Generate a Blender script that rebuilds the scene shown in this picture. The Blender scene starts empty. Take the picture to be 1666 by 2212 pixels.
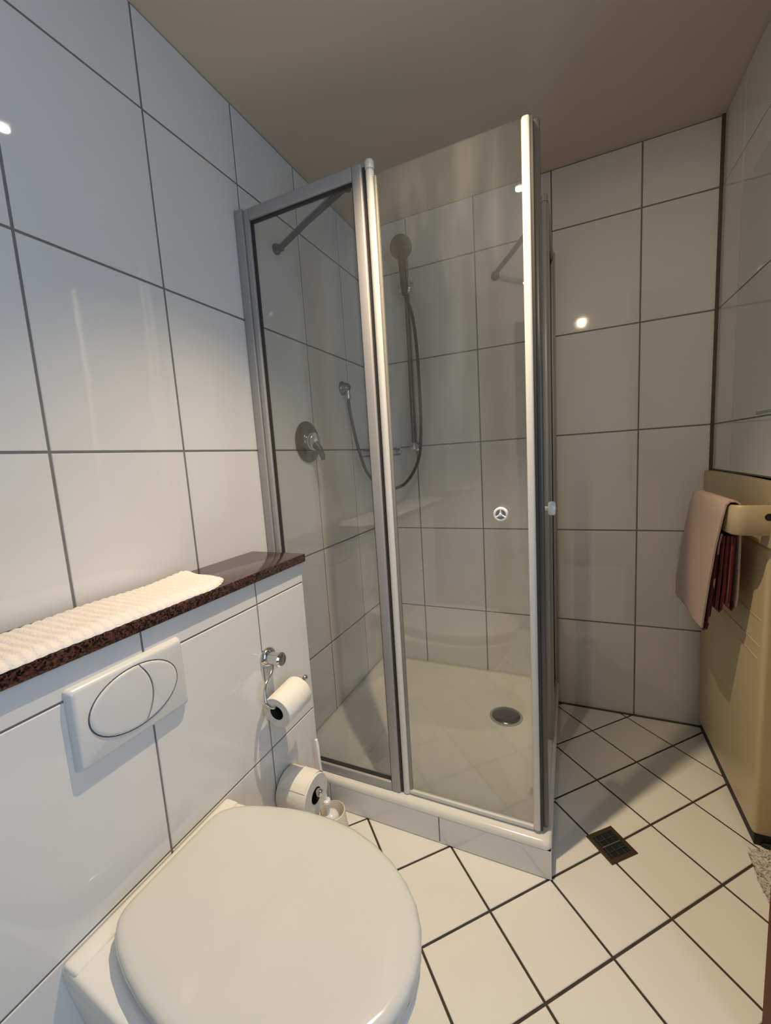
import bpy, bmesh, math, random
from mathutils import Vector, Matrix, noise

random.seed(7)
scene = bpy.context.scene
col = scene.collection

# ------------------------------------------------------------------ camera
CAM_POS = Vector((0.9152, -0.2309, 1.1467))
FW = Vector((-0.41065414, 0.90295165, -0.12665503))
RT = Vector((0.91177951, 0.40596452, -0.06205594))
UP = Vector((0.00461607, 0.14096499, 0.99000382))
cam_data = bpy.data.cameras.new('camera')
cam = bpy.data.objects.new('camera', cam_data)
col.objects.link(cam)
m = Matrix.Identity(4)
for i in range(3):
    m[i][0], m[i][1], m[i][2], m[i][3] = RT[i], UP[i], -FW[i], CAM_POS[i]
cam.matrix_world = m
cam_data.sensor_fit = 'HORIZONTAL'
cam_data.sensor_width = 36.0
cam_data.lens = 885.4648 / 1666 * 36.0
cam_data.clip_start = 0.02
scene.camera = cam

# ------------------------------------------------------------------ world, light, exposure
world = bpy.data.worlds.new('world')
scene.world = world
world.use_nodes = True
world.node_tree.nodes['Background'].inputs[0].default_value = (0.62, 0.74, 1.0, 1)
world.node_tree.nodes['Background'].inputs[1].default_value = 0.6
vs = scene.view_settings
vs.view_transform = 'Standard'
vs.look = 'None'
vs.exposure = -0.06
vs.gamma = 1.0
vs.use_curve_mapping = False
try:
    scene.cycles.max_bounces = 8
    scene.cycles.transparent_max_bounces = 16
except Exception:
    pass

SPOT_W = 34.0
SPOT_COL = (1.0, 0.79, 0.52)
# x, y, strength, cone, aim point
SPOTS = [(0.66, 0.588, 3.1, 94, None), (0.73, -0.04, 0.12, 104, None), (1.02, -0.60, 0.92, 45, (1.20, 1.66, 1.50))]

# daylight outside the window in the entrance wall
wl = bpy.data.lights.new('daylight', 'AREA')
wl.shape = 'RECTANGLE'
wl.size, wl.size_y = 1.30, 0.66
wl.energy = 14.5
wl.color = (0.50, 0.72, 1.0)
wlo = bpy.data.objects.new('daylight', wl)
wlo.location = (1.80, -0.45, 1.375)
wlo.rotation_euler = (0, math.radians(90), 0)      # shines towards -x
col.objects.link(wlo)


# ------------------------------------------------------------------ materials
def new_mat(name):
    mt = bpy.data.materials.new(name)
    mt.use_nodes = True
    nt = mt.node_tree
    return mt, nt, nt.nodes['Principled BSDF']


def mat(name, color, rough=0.4, metal=0.0, spec=0.5, var=0.04, vscale=6.0, bump=0.0, bscale=30.0,
        coat=0.0, rvar=0.0, coord='Object'):
    mt, nt, b = new_mat(name)
    tc = nt.nodes.new('ShaderNodeTexCoord')
    nz = nt.nodes.new('ShaderNodeTexNoise')
    nz.inputs['Scale'].default_value = vscale
    nz.inputs['Detail'].default_value = 4
    nt.links.new(tc.outputs[coord], nz.inputs['Vector'])
    mr = nt.nodes.new('ShaderNodeMix')
    mr.data_type = 'RGBA'
    c = Vector(color[:3])
    mr.inputs['A'].default_value = (*(c * (1 - var)), 1)
    mr.inputs['B'].default_value = (*(min(v * (1 + var), 1.0) for v in c), 1)
    nt.links.new(nz.outputs['Fac'], mr.inputs['Factor'])
    nt.links.new(mr.outputs['Result'], b.inputs['Base Color'])
    b.inputs['Roughness'].default_value = rough
    b.inputs['Metallic'].default_value = metal
    b.inputs['Specular IOR Level'].default_value = spec
    b.inputs['Coat Weight'].default_value = coat
    if rvar:
        mp = nt.nodes.new('ShaderNodeMapRange')
        mp.inputs['To Min'].default_value = max(rough - rvar, 0.02)
        mp.inputs['To Max'].default_value = rough + rvar
        nt.links.new(nz.outputs['Fac'], mp.inputs['Value'])
        nt.links.new(mp.outputs['Result'], b.inputs['Roughness'])
    if bump:
        n2 = nt.nodes.new('ShaderNodeTexNoise')
        n2.inputs['Scale'].default_value = bscale
        n2.inputs['Detail'].default_value = 3
        nt.links.new(tc.outputs[coord], n2.inputs['Vector'])
        bp = nt.nodes.new('ShaderNodeBump')
        bp.inputs['Strength'].default_value = bump
        bp.inputs['Distance'].default_value = 0.01
        nt.links.new(n2.outputs['Fac'], bp.inputs['Height'])
        nt.links.new(bp.outputs['Normal'], b.inputs['Normal'])
    return mt


def tile_mat(name, color, rough, bump):
    mt = mat(name, color, rough, spec=0.5, var=0.02, vscale=3.0, bump=bump, bscale=7.0)
    return mt


def granite_mat():
    mt, nt, b = new_mat('red_granite')
    tc = nt.nodes.new('ShaderNodeTexCoord')
    v = nt.nodes.new('ShaderNodeTexVoronoi')
    v.inputs['Scale'].default_value = 330
    nt.links.new(tc.outputs['Object'], v.inputs['Vector'])
    nz = nt.nodes.new('ShaderNodeTexNoise')
    nz.inputs['Scale'].default_value = 90
    nz.inputs['Detail'].default_value = 5
    nt.links.new(tc.outputs['Object'], nz.inputs['Vector'])
    r1 = nt.nodes.new('ShaderNodeValToRGB')
    r1.color_ramp.elements[0].position = 0.36
    r1.color_ramp.elements[0].color = (0.006, 0.005, 0.005, 1)
    r1.color_ramp.elements[1].position = 0.68
    r1.color_ramp.elements[1].color = (0.11, 0.045, 0.034, 1)
    e = r1.color_ramp.elements.new(0.52)
    e.color = (0.055, 0.021, 0.016, 1)
    mx = nt.nodes.new('ShaderNodeMix')
    mx.data_type = 'FLOAT'
    mx.inputs['Factor'].default_value = 0.45
    nt.links.new(nz.outputs['Fac'], mx.inputs['A'])
    sp = nt.nodes.new('ShaderNodeSeparateColor')
    nt.links.new(v.outputs['Color'], sp.inputs['Color'])
    nt.links.new(sp.outputs['Red'], mx.inputs['B'])
    nt.links.new(mx.outputs['Result'], r1.inputs['Fac'])
    nt.links.new(r1.outputs['Color'], b.inputs['Base Color'])
    b.inputs['Roughness'].default_value = 0.12
    return mt


def glass_mat(name, tint, haze):
    mt = bpy.data.materials.new(name)
    mt.use_nodes = True
    nt = mt.node_tree
    nt.nodes.clear()
    out = nt.nodes.new('ShaderNodeOutputMaterial')
    tr = nt.nodes.new('ShaderNodeBsdfTransparent')
    tr.inputs['Color'].default_value = (*tint, 1)
    gl = nt.nodes.new('ShaderNodeBsdfGlossy')
    gl.inputs['Roughness'].default_value = 0.015
    gl.inputs['Color'].default_value = (1, 1, 1, 1)
    lw = nt.nodes.new('ShaderNodeLayerWeight')
    lw.inputs['Blend'].default_value = 0.5
    pw = nt.nodes.new('ShaderNodeMath'); pw.operation = 'POWER'
    pw.inputs[1].default_value = 5.0
    nt.links.new(lw.outputs['Facing'], pw.inputs[0])
    ma = nt.nodes.new('ShaderNodeMath'); ma.operation = 'MULTIPLY_ADD'
    ma.inputs[1].default_value = 0.9
    ma.inputs[2].default_value = 0.042
    nt.links.new(pw.outputs[0], ma.inputs[0])
    mx = nt.nodes.new('ShaderNodeMixShader')
    nt.links.new(ma.outputs[0], mx.inputs[0])
    nt.links.new(tr.outputs[0], mx.inputs[1])
    nt.links.new(gl.outputs[0], mx.inputs[2])
    # thin dried-water film
    df = nt.nodes.new('ShaderNodeBsdfDiffuse')
    df.inputs['Color'].default_value = (0.8, 0.8, 0.78, 1)
    tc = nt.nodes.new('ShaderNodeTexCoord')
    mpn = nt.nodes.new('ShaderNodeMapping')
    mpn.inputs['Scale'].default_value = (14, 14, 3)
    nt.links.new(tc.outputs['Object'], mpn.inputs['Vector'])
    nz = nt.nodes.new('ShaderNodeTexNoise')
    nz.inputs['Scale'].default_value = 1.0
    nz.inputs['Detail'].default_value = 5
    nt.links.new(mpn.outputs[0], nz.inputs['Vector'])
    mr = nt.nodes.new('ShaderNodeMapRange')
    mr.inputs['From Min'].default_value = 0.4
    mr.inputs['From Max'].default_value = 0.75
    mr.inputs['To Min'].default_value = haze * 0.5
    mr.inputs['To Max'].default_value = haze * 1.6
    nt.links.new(nz.outputs['Fac'], mr.inputs['Value'])
    m2 = nt.nodes.new('ShaderNodeMixShader')
    nt.links.new(mr.outputs[0], m2.inputs[0])
    nt.links.new(mx.outputs[0], m2.inputs[1])
    nt.links.new(df.outputs[0], m2.inputs[2])
    nt.links.new(m2.outputs[0], out.inputs['Surface'])
    return mt


def stripe_mat():
    mt, nt, b = new_mat('striped_terry')
    tc = nt.nodes.new('ShaderNodeTexCoord')
    sx = nt.nodes.new('ShaderNodeSeparateXYZ')
    nt.links.new(tc.outputs['Object'], sx.inputs[0])
    nz = nt.nodes.new('ShaderNodeTexNoise')
    nz.inputs['Scale'].default_value = 6
    nt.links.new(tc.outputs['Object'], nz.inputs['Vector'])
    ad = nt.nodes.new('ShaderNodeMath'); ad.operation = 'MULTIPLY_ADD'
    ad.inputs[1].default_value = 0.012
    nt.links.new(nz.outputs['Fac'], ad.inputs[0])
    sk = nt.nodes.new('ShaderNodeMath'); sk.operation = 'MULTIPLY_ADD'
    sk.inputs[1].default_value = 0.29
    nt.links.new(sx.outputs['Z'], sk.inputs[0])
    nt.links.new(sx.outputs['Y'], sk.inputs[2])
    nt.links.new(sk.outputs[0], ad.inputs[2])
    mu = nt.nodes.new('ShaderNodeMath'); mu.operation = 'MULTIPLY'
    mu.inputs[1].default_value = 36.0
    nt.links.new(ad.outputs[0], mu.inputs[0])
    fr = nt.nodes.new('ShaderNodeMath'); fr.operation = 'FRACT'
    nt.links.new(mu.outputs[0], fr.inputs[0])
    r = nt.nodes.new('ShaderNodeValToRGB')
    r.color_ramp.interpolation = 'CONSTANT'
    r.color_ramp.elements[0].color = (0.27, 0.055, 0.06, 1)
    r.color_ramp.elements[1].position = 0.30
    r.color_ramp.elements[1].color = (0.60, 0.36, 0.34, 1)
    for p_, c_ in ((0.5, (0.20, 0.03, 0.035, 1)), (0.72, (0.07, 0.02, 0.03, 1)), (0.86, (0.52, 0.27, 0.27, 1))):
        e = r.color_ramp.elements.new(p_); e.color = c_
    nt.links.new(fr.outputs[0], r.inputs['Fac'])
    nt.links.new(r.outputs['Color'], b.inputs['Base Color'])
    b.inputs['Roughness'].default_value = 0.95
    b.inputs['Specular IOR Level'].default_value = 0.1
    return mt


def wood_mat():
    mt, nt, b = new_mat('brown_wood')
    tc = nt.nodes.new('ShaderNodeTexCoord')
    mp = nt.nodes.new('ShaderNodeMapping')
    mp.inputs['Scale'].default_value = (30, 30, 1.5)
    nt.links.new(tc.outputs['Object'], mp.inputs['Vector'])
    nz = nt.nodes.new('ShaderNodeTexNoise')
    nz.inputs['Scale'].default_value = 1.5
    nz.inputs['Detail'].default_value = 6
    nt.links.new(mp.outputs[0], nz.inputs['Vector'])
    r = nt.nodes.new('ShaderNodeValToRGB')
    r.color_ramp.elements[0].color = (0.05, 0.013, 0.005, 1)
    r.color_ramp.elements[1].color = (0.19, 0.045, 0.013, 1)
    nt.links.new(nz.outputs['Fac'], r.inputs['Fac'])
    nt.links.new(r.outputs['Color'], b.inputs['Base Color'])
    b.inputs['Roughness'].default_value = 0.6
    b.inputs['Specular IOR Level'].default_value = 0.2
    return mt


def emit_mat(name, color, strength):
    mt = bpy.data.materials.new(name)
    mt.use_nodes = True
    nt = mt.node_tree
    nt.nodes.clear()
    o = nt.nodes.new('ShaderNodeOutputMaterial')
    e = nt.nodes.new('ShaderNodeEmission')
    e.inputs['Color'].default_value = (*color, 1)
    e.inputs['Strength'].default_value = strength
    nt.links.new(e.outputs[0], o.inputs['Surface'])
    return mt


M = dict(
    wall_tile=tile_mat('white_glazed_tile', (0.76, 0.745, 0.725), 0.035, 0.04),
    wall_grout=mat('grey_wall_grout', (0.20, 0.19, 0.175), 0.9, var=0.25, vscale=25),
    floor_tile=tile_mat('cream_floor_tile', (0.83, 0.805, 0.755), 0.22, 0.05),
    floor_grout=mat('dark_floor_grout', (0.055, 0.043, 0.032), 0.95, var=0.5, vscale=40),
    sealant=mat('brown_sealant', (0.085, 0.07, 0.052), 0.6, var=0.3, vscale=20),
    ceiling=mat('ceiling_paint', (0.67, 0.575, 0.465), 0.9, var=0.02, vscale=3, bump=0.03, bscale=90),
    plaster=mat('dimmed_plaster', (0.48, 0.44, 0.39), 0.8, var=0.03),  # unseen walls, darkened to cut the bounced light
    granite=granite_mat(),
    alu=mat('brushed_aluminium', (0.43, 0.415, 0.41), 0.55, 0.35, var=0.04, vscale=12),
    alu_dark=mat('shadow_gasket', (0.035, 0.032, 0.028), 0.5, var=0.2),
    white_strip=mat('white_plastic_strip', (0.74, 0.715, 0.67), 0.35, var=0.02),
    dark_seal=mat('dark_grey_seal', (0.12, 0.108, 0.09), 0.3, var=0.1),
    clear_strip=mat('grey_seal_and_post_shade', (0.30, 0.285, 0.25), 0.3, var=0.1),
    acrylic=mat('white_acrylic', (0.88, 0.88, 0.86), 0.18, spec=0.8, var=0.05),
    chrome=mat('chrome', (0.66, 0.66, 0.66), 0.12, 1.0, var=0.03),
    dark_chrome=mat('dark_tone_chrome', (0.17, 0.16, 0.145), 0.25, 1.0, var=0.1),  # chrome in a darker base tone
    grey_plastic=mat('dark_grey_plastic', (0.06, 0.053, 0.048), 0.35, var=0.1),
    hose=mat('dark_metal_hose', (0.05, 0.044, 0.035), 0.35, 0.6, var=0.2, vscale=60),
    tray=mat('white_tray_enamel', (0.80, 0.78, 0.73), 0.16, var=0.02),
    ceramic=mat('white_ceramic', (0.82, 0.805, 0.77), 0.08, var=0.012, vscale=2),
    lid=mat('white_duroplast', (0.62, 0.62, 0.605), 0.13, var=0.012, vscale=2),
    plate=mat('white_plate_plastic', (0.70, 0.695, 0.69), 0.3, var=0.02),
    groove=mat('groove_grey', (0.10, 0.095, 0.09), 0.7, var=0.1),
    paper=mat('white_paper', (0.86, 0.83, 0.77), 0.95, spec=0.1, var=0.03, vscale=40, bump=0.15, bscale=120),
    paper_edge=mat('paper_side', (0.68, 0.66, 0.62), 0.95, spec=0.1, var=0.08, vscale=80),
    core=mat('shaded_hollow', (0.03, 0.025, 0.02), 0.95, spec=0.1, var=0.2),  # roll core blackened, shade of the hollow put into the colour
    terry=mat('white_terry', (0.86, 0.79, 0.75), 0.95, spec=0.1, var=0.04, vscale=60, bump=0.35, bscale=260),
    terry2=mat('beige_pink_terry', (0.60, 0.455, 0.40), 0.95, spec=0.1, var=0.05, vscale=50, bump=0.3, bscale=220),
    stripes=stripe_mat(),
    cream=mat('cream_enamel', (0.60, 0.485, 0.29), 0.30, var=0.05, vscale=3),
    cream_plastic=mat('cream_plastic', (0.56, 0.46, 0.285), 0.4, var=0.05, vscale=5),
    rubber=mat('black_rubber_and_shade', (0.012, 0.012, 0.013), 0.6, var=0.2),  # feet and a disc; also stands in for shade under the casing
    brass=mat('dull_brass', (0.11, 0.085, 0.045), 0.45, 0.8, var=0.3, vscale=50),
    grate_black=mat('black_grate_pit', (0.008, 0.008, 0.01), 0.5, var=0.2),
    grate_bar=mat('steel_bar', (0.42, 0.42, 0.43), 0.3, 1.0, var=0.1),
    brush_plastic=mat('ivory_plastic', (0.80, 0.74, 0.62), 0.35, var=0.03),
    shag=mat('shaggy_white_pile', (0.72, 0.67, 0.60), 1.0, spec=0.05, var=0.3, vscale=60, bump=0.8, bscale=150),
    wood=wood_mat(),
    glass=glass_mat('shower_glass', (0.962, 0.966, 0.95), 0.03),
    shelf_glass=glass_mat('green_shelf_glass', (0.55, 0.72, 0.62), 0.01),
    window_glass=glass_mat('window_glass', (0.97, 0.98, 0.98), 0.0),
    bulb=emit_mat('lamp_glow', (1.0, 0.86, 0.68), 60.0),
)


# ------------------------------------------------------------------ mesh builder
class MB:
    def __init__(self):
        self.v = []
        self.f = []

    def add(self, vs_, fs_):
        n = len(self.v)
        self.v += [tuple(p) for p in vs_]
        self.f += [tuple(i + n for i in f) for f in fs_]
        return self

    def box(self, lo, hi, bevel=0.0, seg=2):
        bm = bmesh.new()
        bmesh.ops.create_cube(bm, size=1.0)
        lo, hi = Vector(lo), Vector(hi)
        c, s = (lo + hi) / 2, hi - lo
        for v in bm.verts:
            v.co = Vector((v.co.x * s.x, v.co.y * s.y, v.co.z * s.z)) + c
        if bevel:
            bmesh.ops.bevel(bm, geom=bm.edges[:], offset=bevel, segments=seg, affect='EDGES', profile=0.5)
        bm.verts.index_update()
        self.add([v.co for v in bm.verts], [[v.index for v in f.verts] for f in bm.faces])
        bm.free()
        return self

    def rings(self, rings, closed=True, cap0=True, cap1=True):
        """list of equal-length point loops -> skinned surface"""
        n = len(rings[0])
        base = len(self.v)
        for r in rings:
            self.v += [tuple(p) for p in r]
        for i in range(len(rings) - 1):
            for j in range(n if closed else n - 1):
                a, b = base + i * n + j, base + i * n + (j + 1) % n
                self.f.append((a, b, b + n, a + n))
        if cap0:
            self.f.append(tuple(base + j for j in reversed(range(n))))
        if cap1:
            self.f.append(tuple(base + (len(rings) - 1) * n + j for j in range(n)))
        return self

    def lathe(self, origin, axis, prof, n=24, cap0=True, cap1=True):
        """prof: list of (radius, distance along axis)"""
        o, ax = Vector(origin), Vector(axis).normalized()
        t = Vector((0, 0, 1)) if abs(ax.z) < 0.9 else Vector((1, 0, 0))
        e1 = ax.cross(t).normalized()
        e2 = ax.cross(e1).normalized()
        rs = []
        for r, d in prof:
            rs.append([o + ax * d + e1 * (r * math.cos(2 * math.pi * k / n)) + e2 * (r * math.sin(2 * math.pi * k / n))
                       for k in range(n)])
        return self.rings(rs, True, cap0, cap1)

    def tube(self, pts, r, n=10, cap=True):
        pts = [Vector(p) for p in pts]
        rs = []
        prev = None
        for i, p in enumerate(pts):
            d = (pts[min(i + 1, len(pts) - 1)] - pts[max(i - 1, 0)]).normalized()
            if prev is None:
                t = Vector((0, 0, 1)) if abs(d.z) < 0.9 else Vector((1, 0, 0))
                e1 = d.cross(t).normalized()
            else:
                e1 = (prev - d * prev.dot(d)).normalized()
            prev = e1
            e2 = d.cross(e1)
            rr = r[i] if isinstance(r, (list, tuple)) else r
            rs.append([p + e1 * (rr * math.cos(2 * math.pi * k / n)) + e2 * (rr * math.sin(2 * math.pi * k / n))
                       for k in range(n)])
        return self.rings(rs, True, cap, cap)

    def prism(self, poly, axis, lo, hi, chamfer=0.0):
        """poly: 2D points; axis 'x','y','z' extrusion"""
        def P(a, b, h):
            return {'x': (h, a, b), 'y': (a, h, b), 'z': (a, b, h)}[axis]
        if not chamfer:
            return self.rings([[P(a, b, lo) for a, b in poly], [P(a, b, hi) for a, b in poly]])
        cx = sum(p[0] for p in poly) / len(poly)
        cy = sum(p[1] for p in poly) / len(poly)
        def sh(p, c):
            d = math.hypot(p[0] - cx, p[1] - cy) or 1
            k = (d - c) / d
            return cx + (p[0] - cx) * k, cy + (p[1] - cy) * k
        inner = [sh(p, chamfer) for p in poly]
        return self.rings([[P(*p, lo) for p in inner], [P(*p, lo + chamfer) for p in poly],
                           [P(*p, hi - chamfer) for p in poly], [P(*p, hi) for p in inner]])


def world_loc(o):
    v = Vector((0, 0, 0))
    while o is not None:
        v += o.location
        o = o.parent
    return v


def obj(name, mb, material, parent=None, smooth=True, sub=0, angle=40, origin=None):
    vs_ = [Vector(p) for p in mb.v]
    if parent is not None:
        off = world_loc(parent)
        loc = Vector((0, 0, 0))
    else:
        if origin is None:
            xs, ys, zs = zip(*[(p.x, p.y, p.z) for p in vs_])
            origin = ((min(xs) + max(xs)) / 2, (min(ys) + max(ys)) / 2, min(zs))
        off = Vector(origin)
        loc = Vector(origin)
    me = bpy.data.meshes.new(name)
    me.from_pydata([p - off for p in vs_], [], mb.f)
    bm = bmesh.new(); bm.from_mesh(me)
    bmesh.ops.recalc_face_normals(bm, faces=bm.faces[:])
    bm.to_mesh(me); bm.free()
    me.materials.append(M[material])
    if smooth:
        me.shade_smooth()
        try:
            me.set_sharp_from_angle(angle=math.radians(angle))
        except Exception:
            pass
    o = bpy.data.objects.new(name, me)
    col.objects.link(o)
    o.location = loc
    o.parent = parent
    if sub:
        md = o.modifiers.new('subdivision', 'SUBSURF')
        md.levels = md.render_levels = sub
    return o


def thing(name, loc, label, cat, group=None):
    o = bpy.data.objects.new(name, None)
    col.objects.link(o)
    o.location = loc
    o.empty_display_size = 0.05
    tag(o, label, cat, group)
    return o


def tag(o, label, cat, group=None):
    o['label'] = label
    o['category'] = cat
    if group:
        o['group'] = group
    return o


def struct(name, mb, material, smooth=False):
    o = obj(name, mb, material, smooth=smooth, origin=(0, 0, 0))
    o['kind'] = 'structure'
    return o


# ------------------------------------------------------------------ dimensions
D = 1.66          # back wall
W = 1.396         # right tiled wall
WE = 1.75         # entrance-side wall
YF = -1.05        # wall behind the camera
ZC = 2.2223
TW, TH = 0.306, 0.40
YL, XB, Z0 = 0.2365, 0.2418, 0.4008
G = 0.0052        # wall joint
BX = 0.187        # face of the boxed-in cistern
BY = 0.742        # its end
BZ = 0.862
zlines = [0.0, Z0, Z0 + TH, Z0 + 2 * TH, Z0 + 3 * TH, Z0 + 4 * TH, ZC]

_tile_cache = {}


def tile(parent, du, dv, place, material='wall_tile', th=0.006, ch=0.0013):
    """rectangular tile du x dv; place = 4x4 matrix, local z = outward normal, local origin = tile centre on the face"""
    key = (round(du, 4), round(dv, 4), material)
    me = _tile_cache.get(key)
    if me is None:
        a, b = du / 2, dv / 2
        R = lambda x, y, z: [(-x, -y, z), (x, -y, z), (x, y, z), (-x, y, z)]
        mb = MB().rings([R(a, b, -th), R(a, b, -ch), R(a - ch, b - ch, 0)], cap0=False)
        me = bpy.data.meshes.new('tile')
        me.from_pydata(mb.v, [], mb.f)
        me.materials.append(M[material])
        _tile_cache[key] = me
    o = bpy.data.objects.new('tile', me)
    col.objects.link(o)
    o.parent = parent
    o.matrix_local = place
    return o


def tile_wall(parent, us, vs_, frame, g=G, skip=None):
    """frame(u, v) -> (point, uvec, vvec, normal)"""
    for i in range(len(us) - 1):
        for j in range(len(vs_) - 1):
            u0, u1, v0, v1 = us[i], us[i + 1], vs_[j], vs_[j + 1]
            if skip and skip(u0, u1, v0, v1):
                continue
            du, dv = u1 - u0 - g, v1 - v0 - g
            if du < 0.004 or dv < 0.004:
                continue
            p, ue, ve, ne = frame((u0 + u1) / 2, (v0 + v1) / 2)
            # a hair of lippage so that each tile catches the light a little differently
            tilt = Matrix.Rotation(random.uniform(-0.0016, 0.0016), 4, 'X') @ Matrix.Rotation(random.uniform(-0.0016, 0.0016), 4, 'Y')
            mt = Matrix(((ue[0], ve[0], ne[0], p[0]), (ue[1], ve[1], ne[1], p[1]), (ue[2], ve[2], ne[2], p[2]), (0, 0, 0, 1)))
            tile(parent, du, dv, mt @ tilt)


RC = 0.0016       # how far the joints lie behind the tile faces

# ------------------------------------------------------------------ the room
wl_ = struct('wall_left', MB().box((-0.10, YF - 0.1, -0.05), (-RC, D + 0.1, ZC + 0.05)), 'wall_grout')
ys = [YL + k * TW for k in range(-2, 5)] + [D - 0.002]
tile_wall(wl_, ys, zlines, lambda u, v: ((0, u, v), (0, 1, 0), (0, 0, 1), (1, 0, 0)),
          skip=lambda u0, u1, v0, v1: v1 < BZ - 0.03 and u1 < BY - 0.02)

wb = struct('wall_back', MB().box((-RC, D + RC, -0.05), (WE + 0.1, D + 0.1, ZC + 0.05)), 'wall_grout')
xs = [0.002] + [XB + k * TW for k in range(0, 4)] + [W + 0.002]
tile_wall(wb, xs, zlines, lambda u, v: ((u, D, v), (1, 0, 0), (0, 0, 1), (0, -1, 0)))

# tiled upper wall over the appliance niche
wr = struct('wall_right', MB().box((W + RC, 0.64, 1.035), (WE, D + RC, ZC + 0.02)), 'wall_grout')
tile_wall(wr, [0.645, 0.856, 1.162, 1.468, D - 0.006], [1.037] + zlines[3:], lambda u, v: ((W, u, v), (0, -1, 0), (0, 0, 1), (-1, 0, 0)), g=0.0036)

# entrance-side wall with a window, wall behind the camera
mbw = MB()
y0, y1, za, zb = -0.80, -0.10, 0.7, 2.05
mbw.box((WE, YF - 0.1, -0.05), (WE + 0.1, y0, ZC + 0.05))
mbw.box((WE, y1, -0.05), (WE + 0.1, D + 0.1, ZC + 0.05))
mbw.box((WE, y0, -0.05), (WE + 0.1, y1, za))
mbw.box((WE, y0, zb), (WE + 0.1, y1, ZC + 0.05))
struct('wall_entrance', mbw, 'plaster')
win = struct('window_1', MB().box((WE + 0.045, y0 + 0.03, za + 0.03), (WE + 0.049, y1 - 0.03, zb - 0.03)), 'window_glass')
fr = MB()
fr.box((WE + 0.02, y0, za), (WE + 0.07, y0 + 0.04, zb), 0.004)
fr.box((WE + 0.02, y1 - 0.04, za), (WE + 0.07, y1, zb), 0.004)
fr.box((WE + 0.02, y0, za), (WE + 0.07, y1, za + 0.04), 0.004)
fr.box((WE + 0.02, y0, zb - 0.04), (WE + 0.07, y1, zb), 0.004)
obj('window_frame', fr, 'white_strip', win)
struct('wall_front', MB().box((-0.1, YF - 0.1, -0.05), (WE + 0.1, YF, ZC + 0.05)), 'plaster')
struct('ceiling', MB().box((-0.1, YF - 0.1, ZC), (WE + 0.1, D + 0.1, ZC + 0.1)), 'ceiling')

# ---- floor with diagonal tiles
fl = struct('floor', MB().box((-0.1, YF - 0.1, -0.1), (WE + 0.1, D + 0.1, -0.002)), 'floor_grout')
PHI, FS, U0, V0, FG = 0.7929, 0.1942, -0.3425, 0.9871, 0.0060
E1 = Vector((math.cos(PHI), math.sin(PHI)))
E2 = Vector((math.sin(PHI), -math.cos(PHI)))


def clip(poly, x0, x1, yy0, yy1):
    for ax, val, sgn in ((0, x0, 1), (0, x1, -1), (1, yy0, 1), (1, yy1, -1)):
        out = []
        for i in range(len(poly)):
            a, b = poly[i], poly[(i + 1) % len(poly)]
            ia, ib = (a[ax] - val) * sgn >= 0, (b[ax] - val) * sgn >= 0
            if ia:
                out.append(a)
            if ia != ib:
                t = (val - a[ax]) / (b[ax] - a[ax])
                out.append(a.lerp(b, t))
        poly = out
        if len(poly) < 3:
            return []
    return poly


full_floor = None
for ia in range(-12, 14):
    for ib in range(-12, 14):
        uu, vv = U0 + (ia + 0.5) * FS, V0 + (ib + 0.5) * FS
        c = E2 * uu + E1 * vv
        if not (BX - 0.15 < c.x < WE + 0.15 and -0.75 < c.y < D + 0.15):
            continue
        if c.x < 0.70 and c.y > 0.95:
            continue                                     # under the shower tray
        h = FS / 2 - FG / 2
        quad = [c + E1 * (sx * h) + E2 * (sy * h) for sx, sy in ((-1, -1), (1, -1), (1, 1), (-1, 1))]
        pl = clip(quad, BX + 0.002, WE - 0.002, -0.75, D - 0.008)
        if len(pl) < 3:
            continue
        area = abs(sum(pl[k].x * pl[(k + 1) % len(pl)].y - pl[(k + 1) % len(pl)].x * pl[k].y for k in range(len(pl)))) / 2
        if area < 1e-4:
            continue
        whole = abs(area - (2 * h) ** 2) < 1e-6
        if whole and full_floor is not None:
            o = bpy.data.objects.new('tile', full_floor)
            col.objects.link(o); o.parent = fl
            o.location = (c.x, c.y, 0)
        else:
            cc = c if whole else sum(pl, Vector((0, 0))) / len(pl)
            def inset(p, k):
                d = (p - cc).length or 1
                return cc + (p - cc) * max((d - k) / d, 0)
            mb = MB().rings([[(*(p - cc), -0.006) for p in pl], [(*(p - cc), -0.0013) for p in pl],
                             [(*(inset(p, 0.0018) - cc), 0.0) for p in pl]], cap0=False)
            me = bpy.data.meshes.new('tile')
            me.from_pydata(mb.v, [], mb.f)
            bm = bmesh.new(); bm.from_mesh(me); bmesh.ops.recalc_face_normals(bm, faces=bm.faces[:]); bm.to_mesh(me); bm.free()
            # open underside: make sure the visible face looks up
            if me.polygons[-1].normal.z < 0:
                me.flip_normals()
            me.materials.append(M['floor_tile'])
            o = bpy.data.objects.new('tile', me)
            col.objects.link(o); o.parent = fl
            o.location = (cc.x, cc.y, 0)
            if whole:
                full_floor = me

# sealant along the corners
t = struct('trim_1', MB().box((W - 0.009, D - 0.006, 1.03), (W + 0.002, D + 0.002, ZC)), 'sealant')
t = struct('trim_2', MB().box((0.868, D - 0.008, -0.001), (W, D + 0.002, 0.004)), 'sealant')
t = struct('trim_3', MB().box((-0.001, D - 0.004, 0.1), (0.004, D + 0.001, ZC)), 'wall_grout')

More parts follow.
